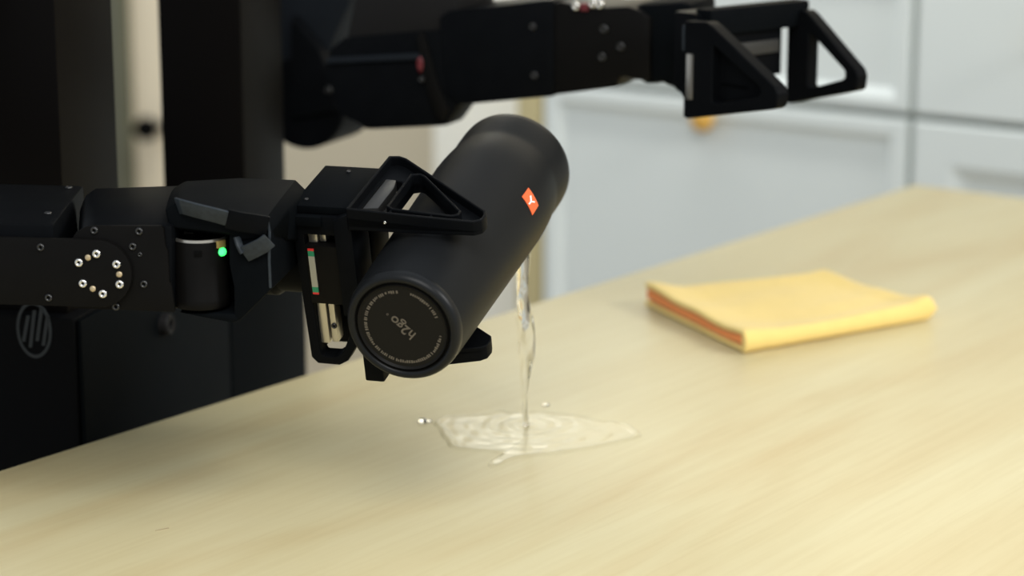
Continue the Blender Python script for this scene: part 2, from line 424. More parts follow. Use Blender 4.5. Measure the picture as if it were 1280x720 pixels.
# ------------------------------------------------------------------ bottle and gripper frame
B0 = un(502, 411, 1.382)
BA = az(17, 14.5); GX = az(107); GZ = GX.cross(BA)
GM = frame(B0, GX, BA, GZ)                 # X to the right, Y along the bottle towards its mouth, Z up
t = thing('water_bottle', 'matt black insulated water bottle tipped over the desk, pouring water', 'bottle', GM)
body = [(0.0305, 0.0012), (0.0325, 0.0), (0.0345, 0.0008), (0.0358, 0.003), (0.0366, 0.007), (0.0372, 0.02)]
for i in range(1, 9): body.append((0.0372+0.0042*i/8, 0.02+0.145*i/8))
body += [(0.0417, 0.176), (0.0416, 0.184), (0.0413, 0.191), (0.0408, 0.198), (0.0402, 0.204), (0.0399, 0.208)]
body += [(0.0399, 0.210), (0.0400, 0.214), (0.0403, 0.222), (0.0404, 0.233), (0.0401, 0.2385), (0.0393, 0.2397), (0.0383, 0.239)]
body += [(0.0375, 0.234), (0.0372, 0.20), (0.0365, 0.17), (0.034, 0.03), (0.028, 0.024), (0.0, 0.024)]
lathe('base_rim', [(0.0300, 0.0040)] + body[:5] + [(0.0362, 0.0075)], 'rim', t, 'y', 96, angle=60)['label'] = 'rounded satin rim'
bt = lathe('bottle_body', [(0.0362, 0.0069)] + body[4:], 'bottle', t, 'y', 96, angle=60)
lathe('base_disc', [(0.0, 0.0022), (0.0272, 0.0022), (0.0285, 0.0010), (0.0292, 0.0030), (0.0297, 0.0034), (0.0305, 0.0012), (0.0305, 0.006), (0.0, 0.006)], 'bottle_base', t, 'y', 72, angle=25)
# word on the base
def text_mesh(s, size):
    c = bpy.data.curves.new('txt', 'FONT'); c.body = s; c.size = size; c.align_x = 'CENTER'; c.align_y = 'CENTER'; c.extrude = 0.00008; c.offset = 0.0001
    o = bpy.data.objects.new('txt', c); COL.objects.link(o)
    bpy.context.view_layer.update()
    me = bpy.data.meshes.new_from_object(o.evaluated_get(bpy.context.evaluated_depsgraph_get()))
    bpy.data.objects.remove(o); return me
def on_base(ang, y=0.0020):
    # text X axis turned by ang (seen from outside, counter-clockwise), facing -Y
    return Matrix.Translation((0, y, 0)) @ Matrix.Rotation(R(90), 4, 'X') @ Matrix.Rotation(R(ang), 4, 'Z')
me = text_mesh('h2go', 0.0092); me.transform(on_base(138)); me.materials.clear(); me.materials.append(M['print'])
lg = link('logo_print', me, t); lg['label'] = 'h2go lettering in taupe'
bm = bmesh.new()
def mark(r0, r1, a0, a1):
    pts = []
    for k in range(3): pts.append((r0*math.cos(R(a0+(a1-a0)*k/2)), r0*math.sin(R(a0+(a1-a0)*k/2))))
    for k in (2, 1, 0): pts.append((r1*math.cos(R(a0+(a1-a0)*k/2)), r1*math.sin(R(a0+(a1-a0)*k/2))))
    prism_bm(pts, 0.00205, 0.00225, 'y', bm=bm)
for s0, s1 in ((20, 74), (92, 350)):
    a = s0
    while a < s1:
        wd = random.uniform(1.6, 3.0); lo = random.choice((0.0228, 0.0228, 0.0233))
        mark(lo, 0.0247, a, min(a+wd, s1)); a += wd + random.choice((1.0, 1.0, 1.2, 3.0))
o = finish('ring_print', bm, 'print', t, smooth=False); o['kind'] = 'stuff'; o['label'] = 'ring of tiny worn taupe print'
bm = prism_bm([(-0.0090+0.0007*math.cos(2*math.pi*i/14), 0.0080+0.0007*math.sin(2*math.pi*i/14)) for i in range(14)], 0.00205, 0.00225, 'y',
              holes=[[(-0.0090+0.00045*math.cos(2*math.pi*i/14), 0.0080+0.00045*math.sin(2*math.pi*i/14)) for i in range(14)]])
finish('registered_mark', bm, 'print', lg, smooth=False)
# orange tag near the neck, wrapped round the wall
def wall_r(y):
    for (r0, y0), (r1, y1) in zip(body, body[1:]):
        if y0 <= y <= y1: return r0+(r1-r0)*(y-y0)/(y1-y0)
    return 0.0418
def surf(px, py):
    # where the sight line meets the bottle wall, as (distance along the bottle, angle round it)
    o_ = GM.inverted() @ CAM; d_ = (GM.inverted().to_3x3() @ ray(px, py)).normalized()
    s = 1.2
    while s < 1.8:
        p = o_ + d_*s
        if 0 < p.y < 0.2 and math.hypot(p.x, p.z) < wall_r(p.y): return p.y, math.atan2(p.z, p.x)
        s += 0.0002
A_, B_, C_, D_ = (surf(*q) for q in ((660, 235), (652, 246), (665, 269), (672.5, 257)))
def patch(name, quad, off, material, parent, n=8):
    bm = bmesh.new(); rows = []
    for lay in (0.0, off):
        for i in range(n+1):
            for j in range(n+1):
                u, v = i/n, j/n
                y = (quad[0][0]*(1-v)+quad[1][0]*v)*(1-u)+(quad[3][0]*(1-v)+quad[2][0]*v)*u
                a = (quad[0][1]*(1-v)+quad[1][1]*v)*(1-u)+(quad[3][1]*(1-v)+quad[2][1]*v)*u
                r = wall_r(y)+lay
                rows.append(bm.verts.new((r*math.cos(a), y, r*math.sin(a))))
    N = (n+1)*(n+1); idx = lambda l, i, j: rows[l*N+i*(n+1)+j]
    for l in (0, 1):
        for i in range(n):
            for j in range(n): bm.faces.new((idx(l, i, j), idx(l, i+1, j), idx(l, i+1, j+1), idx(l, i, j+1)))
    for i in range(n):
        for j0 in (0, n):
            bm.faces.new((idx(0, i, j0), idx(0, i+1, j0), idx(1, i+1, j0), idx(1, i, j0)))
            bm.faces.new((idx(0, j0, i), idx(0, j0, i+1), idx(1, j0, i+1), idx(1, j0, i)))
    return finish(name, bm, material, parent)
tg = patch('tag', (A_, B_, C_, D_), 0.0004, 'orange', t); tg['label'] = 'orange tag with a white three-armed mark'
bars = []
for (x0, y0), (x1, y1) in (((663, 252.6), (662.4, 244.8)), ((663, 252.4), (660.2, 255.4)), ((662.8, 252.2), (667.6, 252.8))):
    L = math.hypot(x1-x0, y1-y0); nx, ny = -(y1-y0)/L*0.85, (x1-x0)/L*0.85
    pts = [surf(x0+nx, y0+ny), surf(x1+nx, y1+ny), surf(x1-nx, y1-ny), surf(x0-nx, y0-ny)]
    bars.append(pts)
for pts in bars: patch('mark_bar', (pts[0], pts[1], pts[2], pts[3]), 0.0006, 'white', tg, 2)

# ------------------------------------------------------------------ near robot arm
AY, AXX = az(7), az(97)
AO = un(130, 343, 1.385)
AM = frame(AO, AXX, AY, Vector((0, 0, 1)))
AI = AM.inverted()
def na(px, py, y=0.0):             # point of the arm's own side plane seen at a pixel
    q = AI @ hit(px, py, AO+AY*y, AY); return (q.x, q.z)
def nz_(px, py, z):
    q = AI @ hit(px, py, AO+Vector((0, 0, z)), Vector((0, 0, 1))); return (q.x, q.y)
XL = -0.30
ztop = na(40, 280)[1]
xb = nz_(106, 231, ztop)
cov = arm = prism('arm', [(XL, 0.0), (na(67, 282)[0], 0.0), (xb[0], min(xb[1], 0.128)), (XL, min(xb[1], 0.128))], na(60, 377)[1], ztop, 'black', robot, 'z', bevel=0.0022)
arm.matrix_local = RM.inverted() @ AM; arm['label'] = 'near arm gripping the black bottle'
for px, py in ((86, 235.5), (60, 267.5)):
    x, y = nz_(px, py, ztop)
    put('screw', SCREW_DARK, (x, y, ztop-0.0002), cov, (R(-90), 0, 0))
# outer side plate with rounded end
cx, cz = na(127, 339); rr = na(127, 297)[1]-cz
prof = [(XL, cz+rr), (cx, cz+rr)] + arc(cx, cz, rr, 84, -84, 16) + [(cx, cz-rr), (XL, cz-rr)]
pl = prism('side_plate', prof, -0.0075, -0.0032, 'plate', arm, bevel=0.0007)
for px, py in ((51, 309), (61, 372)):
    x, z = na(px, py, -0.0075); put('screw', SCREW_DARK, (x, -0.0074, z), pl)
for px, py in ((121, 317), (146, 330), (150, 355), (129, 367), (104, 354), (99, 328)):
    x, z = na(px, py, -0.0075); s = put('screw', SCREW_SILVER, (x, -0.0074, z), pl); s['label'] = 'silver button screw'
for px, py in ((110, 322), (149, 343), (116, 361)):
    x, z = na(px, py, -0.0075); put('pin', PIN, (x, -0.0074, z), pl)
# inner plate that swings with the wrist
prof = [na(*q) for q in ((90, 300), (97, 289), (107, 283), (118, 281), (203, 281), (206, 284), (208, 305), (211, 312), (213, 350), (216, 356), (220, 389), (150, 386), (92, 384))]
ip = prism('wrist_plate', prof, -0.003, -0.0002, 'plate', arm, bevel=0.0006)
for px, py, s in ((118, 288, 1), (174, 289, 1), (166, 308, 1), (175, 318, .6), (180, 355, 1), (145, 383, 1)):
    x, z = na(px, py, -0.003); put('screw', SCREW_DARK, (x, -0.0029, z), ip, scale=s)
# joint housing behind the plates
prof = [na(*q) for q in ((98, 303), (102, 292), (110, 285), (122, 282), (216, 281), (216, 388), (150, 385), (98, 383))]
back = [na(*q, 0.098) for q in ((97, 300), (100, 262), (106, 243), (120, 234), (262, 229), (262, 380), (150, 380), (97, 380))]
finish('joint_housing', loft_bm([[Vector((x, 0.0, z)) for x, z in prof], [Vector((x, 0.098, z)) for x, z in back]]), 'black', arm, bevel=0.004)
# wrist motor, upright
mx_, mz = na(251, 303, 0.002)
z0 = na(251, 389, 0.002)[1]; rm = (na(285, 345, 0.018)[0]-na(217, 345, 0.018)[0])/2
mc = (na(251, 345, 0.018)[0], 0.019, 0.0)
mo = lathe('wrist_motor', [(0.0, z0), (rm*0.96, z0), (rm, z0+0.0015), (rm, z0+0.006), (rm*0.985, z0+0.0065), (rm*0.985, mz-0.002), (rm*0.97, mz-0.001), (0.0, mz-0.001)], 'plate', arm, 'z', 48, mc)
lathe('ring', [(rm*0.90, mz-0.0008), (rm*0.99, mz-0.0008), (rm*0.985, mz+0.0008), (rm*0.90, mz+0.0008), (rm*0.90, mz-0.0008)], 'steel', mo, 'z', 48, mc)
def on_motor(px, py, off=0.0):
    for k in range(400):
        y = k*0.0001
        x, z = na(px, py, y)
        if math.hypot(x-mc[0], y-mc[1]) <= rm+off: return x, y, z
    x, z = na(px, py, mc[1]); return x, mc[1]-rm, z
def face_box(name, px, py, wd, ht, material, par, th=0.0008):
    x, y, z = on_motor(px, py); a = math.atan2(y-mc[1], x-mc[0])
    mxx = Matrix.Translation((x, y, z)) @ Matrix.Rotation(a+math.pi/2, 4, 'Z')
    return box(name, -wd/2, wd/2, -th, th, -ht/2, ht/2, material, par, mx=mxx, bevel=0.0002)
face_box('slot', 247.5, 317, 0.0048, 0.0030, 'hole', mo)
face_box('sticker', 276, 305, 0.0066, 0.0044, 'sticker', mo, 0.001)
x, y, z = on_motor(277.5, 314.5)
lathe('status_light', [(0.0, -0.0026), (0.0016, -0.0024), (0.0026, -0.0012), (0.0028, 0.0), (0.0, 0.0)], 'led', mo, 'y', 16, (x, y, z))['label'] = 'glowing green status light'
# wrist housing: top shell, front cheek, lower ledge, back block
bm = bmesh.new()
fs = [na(*q, 0.004) for q in ((206, 262), (222, 252), (281, 262), (334, 271), (337, 296), (300, 300), (285, 292), (212, 284))]
ms = [na(*q, 0.05) for q in ((210, 248), (226, 238), (292, 240), (352, 247), (362, 262), (362, 300), (300, 300), (212, 290))]
bs = [na(*q, 0.092) for q in ((215, 236), (232, 226), (300, 222), (370, 224), (386, 240), (386, 300), (300, 300), (215, 290))]
merge(bm, loft_bm([[Vector((x, y, z)) for x, z in ps] for ps, y in ((fs, 0.004), (ms, 0.05), (bs, 0.092))]))
prism_bm([na(*q, 0.006) for q in ((286, 288), (336, 290), (339, 362), (299, 402), (292, 396), (292, 360), (286, 330))], 0.006, 0.09, 'y', bm=bm)
prism_bm([na(*q, 0.042) for q in ((212, 280), (292, 285), (292, 396), (226, 392))], 0.042, 0.088, 'y', bm=bm)
prism_bm([na(*q, 0.006) for q in ((222, 391), (296, 392), (299, 402), (290, 404), (262, 399))], 0.006, 0.06, 'y', bm=bm)
hs = finish('wrist_housing', bm, 'rubber', arm, bevel=0.0032)
# grey strap lying on the housing and folding at the front
def ribbon(name, path, wd, th, material, par, tilt):
    secs = []
    for i, p in enumerate(path):
        d_ = (Vector(path[min(i+1, len(path)-1)])-Vector(path[max(i-1, 0)])).normalized()
        a = tilt[i] if isinstance(tilt, (list, tuple)) else tilt
        s_ = Vector((0, -math.sin(R(a)), math.cos(R(a)))); s_ = (s_-d_*s_.dot(d_)).normalized(); nn = d_.cross(s_)
        c = Vector(p)
        secs.append([c-s_*wd/2-nn*th/2, c+s_*wd/2-nn*th/2, c+s_*wd/2+nn*th/2, c-s_*wd/2+nn*th/2])
    return finish(name, loft_bm(secs), material, par, bevel=0.0005)
def n3(px, py, y): x, z = na(px, py, y); return (x, y, z)
ribbon('strap', [n3(222, 257, 0.004), n3(227, 258, -0.001), n3(245, 263, -0.0025), n3(265, 268, -0.003), n3(284, 273, -0.002)], 0.0105, 0.0016, 'strap', hs, 25)
ribbon('strap', [n3(283, 273, -0.001), n3(300, 277, -0.001), n3(320, 280, 0.0), n3(335, 283, 0.002)], 0.0125, 0.0018, 'black', hs, 12)
ribbon('strap', [n3(337, 300, 0.001), n3(328, 307, 0.0005), n3(316, 313, 0.0015), n3(305, 318, 0.003)], 0.0105, 0.0014, 'strap', hs, 20)
ribbon('strap', [n3(296, 296, 0.003), n3(299, 306, 0.002), n3(304, 316, 0.002)], 0.005, 0.0016, 'strap', hs, -40)
# thin lighter strip along the edge of the cheek
ribbon('cheek_strip', [n3(334, 272, 0.004), n3(337, 290, 0.004), n3(336.5, 325, 0.004), n3(338, 360, 0.004)], 0.0012, 0.0016, 'strap', hs, 80)

# gripper of the near arm, built in the bottle's frame
GA = AI @ GM
def gi(px, py, y):                 # (x, z) in the gripper frame at a distance y along the bottle
    q = GM.inverted() @ hit(px, py, B0+BA*y, BA); return (q.x, q.z)
YM = 0.0835
lathe('wrist_roll_motor', [(0.0, -0.165), (0.026, -0.165), (0.027, -0.163), (0.027, -0.112), (0.024, -0.108), (0.024, -0.083), (0.0, -0.083)], 'black', arm, 'x', 40, (0, YM, 0.002), mx=GA)
bm = bmesh.new()
Y0, Y1 = 0.052, 0.116
# closed side frame (near side), a ring with a window
outer = [(-0.087, 0.042), (-0.083, 0.046), (-0.050, 0.046), (-0.046, 0.042), (-0.050, -0.040), (-0.060, -0.056), (-0.066, -0.0595), (-0.081, -0.0595), (-0.085, -0.055)]
inner = [(-0.0795, 0.033), (-0.054, 0.033), (-0.056, -0.036), (-0.063, -0.050), (-0.068, -0.0535), (-0.077, -0.0535), (-0.0785, -0.050)]
prism_bm(outer, Y0, Y0+0.012, 'y', holes=[inner], bm=bm)
prism_bm(outer, Y0+0.030, Y1, 'y', bm=bm)                      # solid back half
box_bm(-0.087, -0.0795, Y0+0.011, Y0+0.031, -0.054, 0.042, bm=bm)
box_bm(-0.0795, -0.050, Y0+0.011, Y0+0.031, 0.034, 0.0455, bm=bm)
fr_ = finish('gripper_frame', bm, 'black', arm, mx=GA, bevel=0.0012)
box('top_plate', -0.087, -0.047, Y0+0.003, Y1, 0.0462, 0.0515, 'rubber', fr_, mx=GA, bevel=0.0008)
box('top_lip', -0.0885, -0.066, Y0-0.0025, Y0+0.003, 0.0395, 0.0465, 'rubber', fr_, mx=GA, bevel=0.0015)
for x_, y_ in ((-0.068, 0.108), (-0.080, 0.064)):
    m_ = GA @ Matrix.Translation((x_, y_, 0.0514)) @ Matrix.Rotation(R(-90), 4, 'X')
    o = put('screw', SCREW_DARK, (0, 0, 0), fr_); o.matrix_local = m_ @ Matrix.Scale(0.6, 4)
rl = box('rail', -0.0785, -0.0725, Y0+0.004, Y0+0.014, -0.046, 0.033, 'steel', fr_, mx=GA, bevel=0.0006)
box('rail', -0.0715, -0.0675, Y0+0.006, Y0+0.016, -0.046, 0.033, 'steel', fr_, mx=GA, bevel=0.0006)
for z_ in (-0.034, 0.022):
    o = put('screw', SCREW_DARK, (0, 0, 0), fr_); o.matrix_local = GA @ Matrix.Translation((-0.0690, Y0+0.006, z_)) @ Matrix.Scale(0.8, 4)
# carriage with the striped label
ca = box('carriage', -0.0795, -0.0555, Y0-0.001, Y0+0.028, -0.015, 0.026, 'plate', fr_, mx=GA, bevel=0.001)
def lab(name, z0, z1, material):
    return box(name, -0.0775, -0.0735, Y0-0.0018, Y0-0.0009, z0, z1, material, fr_, mx=GA, bevel=0)
lab('label', -0.0028, 0.0188, 'label'); lab('stripe', 0.0188, 0.0225, 'green'); lab('stripe', 0.0225, 0.0240, 'red')
lab('stripe', -0.0066, -0.0028, 'green'); lab('stripe', -0.0080, -0.0066, 'red')
# finger carriage column beside the bottle
prism('carriage', [(-0.0575, 0.0455), (-0.0475, 0.050), (-0.0455, 0.0420), (-0.0455, -0.018), (-0.0480, -0.021), (-0.0575, -0.021)], Y0-0.004, Y0+0.024, 'black', fr_, mx=GA, bevel=0.001)

def finger(parent, mxx, flip, tip_y=0.056, th=(0.0150, 0.0095), low=0.0405):
    """triangular truss: near bar along X, slanting far bar, root bar; open pocket in the middle"""
    s = -1 if flip else 1
    N0, N1, T0, T1 = (-0.047, 0.0465), (-0.0465, 0.1275), (0.0375, tip_y-0.004), (0.0395, tip_y+0.006)
    outer = [(-0.047, 0.0465), (0.0, 0.0475), (0.034, tip_y-0.0065), (0.0385, tip_y-0.003), (0.0392, tip_y+0.004), (0.0375, tip_y+0.010), (-0.034, 0.1265), (-0.040, 0.1290), (-0.047, 0.1270)]
    hole = [(-0.0225, 0.0575), (-0.019, 0.0550), (0.0180, 0.0555), (0.0210, 0.0575), (0.0210, 0.0615), (-0.0155, 0.1035), (-0.0190, 0.1055), (-0.0230, 0.1035)]
    slot = [(-0.042, 0.0560), (-0.0285, 0.0580), (-0.0270, 0.0930), (-0.0305, 0.1040), (-0.042, 0.1050)]
    def zt(x): k = (x+0.047)/0.086; return low+th[0]+(th[1]-th[0])*max(0, min(1, k))
    bm = bmesh.new()
    b1 = prism_bm(outer, low, low+0.01, 'z', holes=[hole, slot])
    for v in b1.verts:
        if v.co.z > low+0.005: v.co.z = zt(v.co.x) - 0.0060
    merge(bm, b1)
    def band(loop_o, loop_i):
        bb = prism_bm(loop_o, low+0.002, low+0.01, 'z', holes=[loop_i])
        for v in bb.verts:
            if v.co.z > low+0.005: v.co.z = zt(v.co.x)
        merge(bm, bb)
    def inset(loop, d):
        c = Vector((sum(p[0] for p in loop)/len(loop), sum(p[1] for p in loop)/len(loop)))
        res = []; n_ = len(loop)
        for i in range(n_):
            p0, p1, p2 = Vector(loop[i-1]), Vector(loop[i]), Vector(loop[(i+1) % n_])
            e1, e2 = (p1-p0).normalized(), (p2-p1).normalized()
            n1, n2 = Vector((-e1.y, e1.x)), Vector((-e2.y, e2.x))
            k = max(0.35, 1+n1.dot(n2)); m_ = (n1+n2)/k
            res.append(tuple(p1+m_*d))
        return res
    ccw = lambda l: l if sum(l[i-1][0]*l[i][1]-l[i][0]*l[i-1][1] for i in range(len(l))) > 0 else l[::-1]
    outer, hole = ccw(outer), ccw(hole)
    band(outer, inset(outer, 0.0020))             # raised rim outside
    band(inset(hole, -0.0018), inset(hole, 0.0))   # raised rim round the pocket
    for x_ in (-0.02, 0.006):                      # cross ribs between the rims
        box_bm(x_-0.0006, x_+0.0006, 0.0478, 0.0558, low+0.004, zt(x_)-0.0006, bm=bm)
    if flip:
        for v in bm.verts:
            if v.co.x > 0: v.co.x *= 0.84
        bmesh.ops.scale(bm, vec=(1, 1, -1), verts=bm.verts)
    f_ = finish('finger', bm, 'black', parent, mx=mxx, bevel=0.0006, seg=1)
    return f_, zt
f1, zt = finger(fr_, GA, False)
o = put('screw', SCREW_SILVER, (0, 0, 0), fr_); o.matrix_local = GA @ Matrix.Translation((-0.022, 0.0468, 0.0475)) @ Matrix.Scale(0.4, 4)
bm = prism_bm([(-0.0405, 0.058), (-0.031, 0.060), (-0.031, 0.090), (-0.0335, 0.1015), (-0.0405, 0.1025)], 0.043, 0.0505, 'z')
finish('finger_insert', bm, 'insert', fr_, mx=GA, bevel=0.0006)
f2, _ = finger(fr_, GA, True, 0.062, (0.0145, 0.0095))
box('finger_foot', -0.047, -0.034, 0.046, 0.075, -0.066, -0.050, 'black', fr_, mx=GA, bevel=0.0015)

# rest of the near arm, back to the post (mostly left of the picture)
lathe('elbow', [(0.0, 0.004), (0.040, 0.004), (0.042, 0.006), (0.042, 0.100), (0.040, 0.102), (0.0, 0.102)], 'black', arm, 'y', 40, (XL, 0, cz))
e1 = AI @ (RM @ Vector((-0.05, 0.012, ctop+0.30)))
p0, p1 = Vector((XL, 0.06, cz)), Vector((e1.x-0.06, e1.y-0.02, e1.z))
d_ = (p1-p0).normalized(); s_ = Vector((0, 0, 1)).cross(d_).normalized(); u_ = d_.cross(s_)
def sq(c, a, b_): return [c+s_*a+u_*b_, c-s_*a+u_*b_, c-s_*a-u_*b_, c+s_*a-u_*b_]
finish('upper_arm', loft_bm([sq(p0, .034, .034), sq(p0+(p1-p0)*.2, .038, .038), sq(p1, .04, .045)]), 'black', arm, bevel=0.004)
finish('shoulder', loft_bm([[p1+Vector((-.05, 0, -.05)), p1+Vector((.02, 0, -.05)), p1+Vector((.02, 0, .05)), p1+Vector((-.05, 0, .05))],
                            [Vector((e1.x-.03, e1.y+.002, e1.z-.05)), Vector((e1.x+.03, e1.y+.002, e1.z-.05)), Vector((e1.x+.03, e1.y+.002, e1.z+.05)), Vector((e1.x-.03, e1.y+.002, e1.z+.05))]]),
       'black', arm, bevel=0.004)

# ------------------------------------------------------------------ far robot arm
FA = az(112, 0.0); FY = az(22)
FO = un(620, 65, 1.83)
FM = frame(FO, FA, FY, Vector((0, 0, 1))); FI = FM.inverted()
def fa(px, py, y=0.0):
    q = FI @ hit(px, py, FO+FY*y, FY); return (q.x, q.z)
far = prism('arm', [fa(x, y, -0.002) for x, y in ((548, 22), (560, 14), (680, 0), (692, 0), (692, 121), (676, 122), (570, 132), (556, 116))], -0.002, 0.082, 'black', robot, bevel=0.003)
far.matrix_local = RM.inverted() @ FM; far['label'] = 'far arm with an open empty gripper'
def fprism(name, pts, y0, y1, material='black', bevel=0.003, par=None):
    return prism(name, [fa(x, y, y0) for x, y in pts], y0, y1, material, par or far, bevel=bevel)
fprism('shoulder_link', [(320, -60), (452, -60), (440, 0), (418, 48), (404, 90), (366, 130), (320, 130)], 0.15, 0.21, 'soft_blue', 0.006)
c = fa(378, 128, 0.14); r_ = 0.0425
lathe('shoulder_joint', [(0.0, 0.14), (r_-0.002, 0.14), (r_, 0.142), (r_, 0.21), (0.0, 0.21)], 'black', far, 'y', 40, (c[0], 0, c[1]))
fprism('shoulder_bracket', [(362, 20), (398, 60), (418, 110), (420, 140), (362, 150)], 0.135, 0.20, 'black', 0.004)
x, z = fa(411, 112, 0.135); put('screw', SCREW_DARK, (x, 0.1345, z), far, scale=1.3)
up_ = fprism('upper_link', [(404, 84), (412, 60), (430, 46), (506, 40), (560, 36), (568, 100), (576, 130), (556, 158), (456, 163), (448, 156), (434, 150), (420, 140)], 0.0, 0.04, 'black', 0.005)
fprism('link_highlight', [(407, 80), (409, 72), (534, 66), (536, 74)], -0.004, 0.004, 'soft_blue', 0.0012, up_)  # highlight along the link, painted as a paler strip
fprism('link_top', [(432, 50), (446, -18), (575, -30), (572, 14), (560, 38), (505, 44)], 0.002, 0.08, 'soft_grey', 0.004, up_)
fprism('elbow_plate', [(520, 44), (528, 40), (548, 110), (560, 136), (553, 150), (545, 148), (528, 96)], -0.004, 0.0, 'plate', 0.001, up_)
xr, zr = fa(525, 80, -0.004)
lathe('plug', [(0.0, -0.004), (0.0045, -0.004), (0.0075, -0.002), (0.0075, 0.0), (0.0, 0.0)], 'dull_red', far, 'y', 20, mx=Matrix.Translation((xr, -0.001, zr)) @ Matrix.Diagonal((0.45, 1, 1, 1)))['label'] = 'dull red plug'
xr, zr = fa(527, 99, -0.004); put('screw', SCREW_DARK, (xr, -0.004, zr), up_)
fl = far
for px, py in ((666, 33), (668, 94)):
    x, z = fa(px, py, -0.002); put('screw', SCREW_DARK, (x, -0.002, z), fl, scale=1.2)
wl = fprism('wrist_link', [(688, 6), (700, 2), (742, 10), (785, 8), (800, 14), (812, 22), (812, 100), (795, 100), (780, 96), (774, 99), (771, 109), (690, 119)], 0.0, 0.08, 'plate', 0.003)
for px, py in ((755, 36), (776, 58), (753, 71)):
    x, z = fa(px, py, 0.0); put('screw', SCREW_DARK, (x, 0.0, z), wl, scale=1.4)
for px, py in ((720, 9), (741, 6), (750, 7)):
    x, z = fa(px, py, -0.001); put('screw', SCREW_SILVER, (x, -0.001, z+0.001), wl, scale=1.3)
xr, zr = fa(730, 9, -0.002); box('plug', xr-0.003, xr+0.003, -0.003, 0.004, zr-0.003, zr+0.003, 'dull_red', wl, bevel=0.0008)
fprism('wrist_cover', [(786, 12), (800, 5), (850, 2), (864, 4), (864, 60), (846, 112), (826, 104), (808, 106), (792, 98)], 0.006, 0.074, 'rubber', 0.006)
# gripper
HX, HY = az(138), az(48)
HO = un(866, 85, 1.725)
HM = frame(HO, HX, HY, Vector((0, 0, 1))); HA = FI @ HM
def ha(px, py, y=0.0):
    q = HM.inverted() @ hit(px, py, HO+HY*y, HY); return (q.x, q.z)
def hprism(name, pts, y0, y1, material='black', holes=(), bevel=0.0015, par=None):
    return prism(name, [ha(x, y, y0) for x, y in pts], y0, y1, material, par or hb, mx=HA, holes=[[ha(x, y, y0) for x, y in h] for h in holes], bevel=bevel)
SEP = 0.106
hb = prism('gripper_frame', [ha(*q) for q in ((838, 14), (868, 18), (874, 26), (866, 40), (866, 126), (858, 144), (846, 118), (836, 108))], 0.004, SEP-0.014, 'black', far, mx=HA, bevel=0.002)
box('rail', 0.0075, 0.010, 0.004, SEP-0.02, 0.006, 0.016, 'insert', hb, mx=HA, bevel=0.0005)
box('top_rail', -0.004, 0.012, 0.006, SEP+0.012, 0.024, 0.044, 'rubber', hb, mx=HA, bevel=0.002)
box('cross_plate', 0.000, 0.007, 0.012, SEP-0.014, -0.012, 0.042, 'black', hb, mx=HA, bevel=0.001)
def far_finger(y0, kx):
    th = 0.012
    o_ = [(0.0, 0.036), (0.020, 0.037), (0.026, 0.034), (0.0815, -0.004), (0.084, -0.009), (0.083, -0.0185), (0.080, -0.0205), (0.004, -0.037), (0.0, -0.036)]
    h_ = [(0.026, 0.0205), (0.030, 0.0185), (0.068, -0.0055), (0.069, -0.0105), (0.066, -0.0130), (0.030, -0.0225), (0.026, -0.0215)]
    o_ = [(x*kx, z) for x, z in o_]; h_ = [(x*kx, z) for x, z in h_]
    bm = prism_bm(o_, y0, y0+th, 'y', holes=[h_])
    if y0 < 0.02:
        prism_bm([(0.024, 0.022), (0.077, -0.006), (0.077, -0.013), (0.024, -0.024)], y0+th-0.004, y0+th-0.001, 'y', bm=bm)
    f_ = finish('finger', bm, 'black', hb, mx=HA, bevel=0.0008, seg=1)
    return f_
far_finger(-0.010, 1.12); far_finger(SEP, 0.86)
box('finger_insert', 0.004, 0.010, -0.0115, -0.0095, -0.022, 0.012, 'steel', hb, mx=HA, bevel=0.0005)
box('finger_bar', 0.030, 0.058, -0.002, 0.004, -0.011, -0.007, 'rubber', hb, mx=HA, bevel=0.0005)
box('edge_strip', -0.0008, 0.0008, -0.0112, -0.0092, 0.014, 0.033, 'strap', hb, mx=HA, bevel=0.0002)

# ------------------------------------------------------------------ yellow cloth
P00, P10, P11, P01 = desk(806, 383), desk(927, 442), desk(1166, 399), desk(1038, 362)
CO = (P00+P10+P11+P01)/4
t = thing('cleaning_cloth', 'folded yellow cloth with orange inner layer lying on the desk', 'cloth', Matrix.Translation(CO))
def cl(p, r):                      # p left to right along the front, r front to back
    return (P10*(1-p)*(1-r)+P11*p*(1-r)+P00*(1-p)*r+P01*p*r)-CO
def sst(a, b_, x): k = max(0, min(1, (x-a)/(b_-a))); return k*k*(3-2*k)
def top_h(p, r):
    h = 0.0124
    h += 0.0085*sst(0.22, 0.0, p)*(0.35+0.65*r)          # left edge stands up
    h += 0.0050*sst(0.86, 0.97, p)*(1-0.6*r)             # rolled right end
    h += 0.0045*sst(0.72, 1.0, r)*(0.4+0.6*sst(.25, .9, p))
    h += 0.0035*math.exp(-((r-0.0)/0.10)**2)
    h -= 0.0030*math.exp(-((p-0.30)/0.16)**2-((r-0.22)/0.15)**2)
    h += 0.0006*math.sin(9*p+5*r)+0.0005*math.sin(17*r-6*p)
    return h
secs = []; NP = 60
T = 0.0050
PS = [0.0, 0.0015, 0.004, 0.008, 0.013, 0.019] + [0.026+0.974*i/NP for i in range(NP+1)]
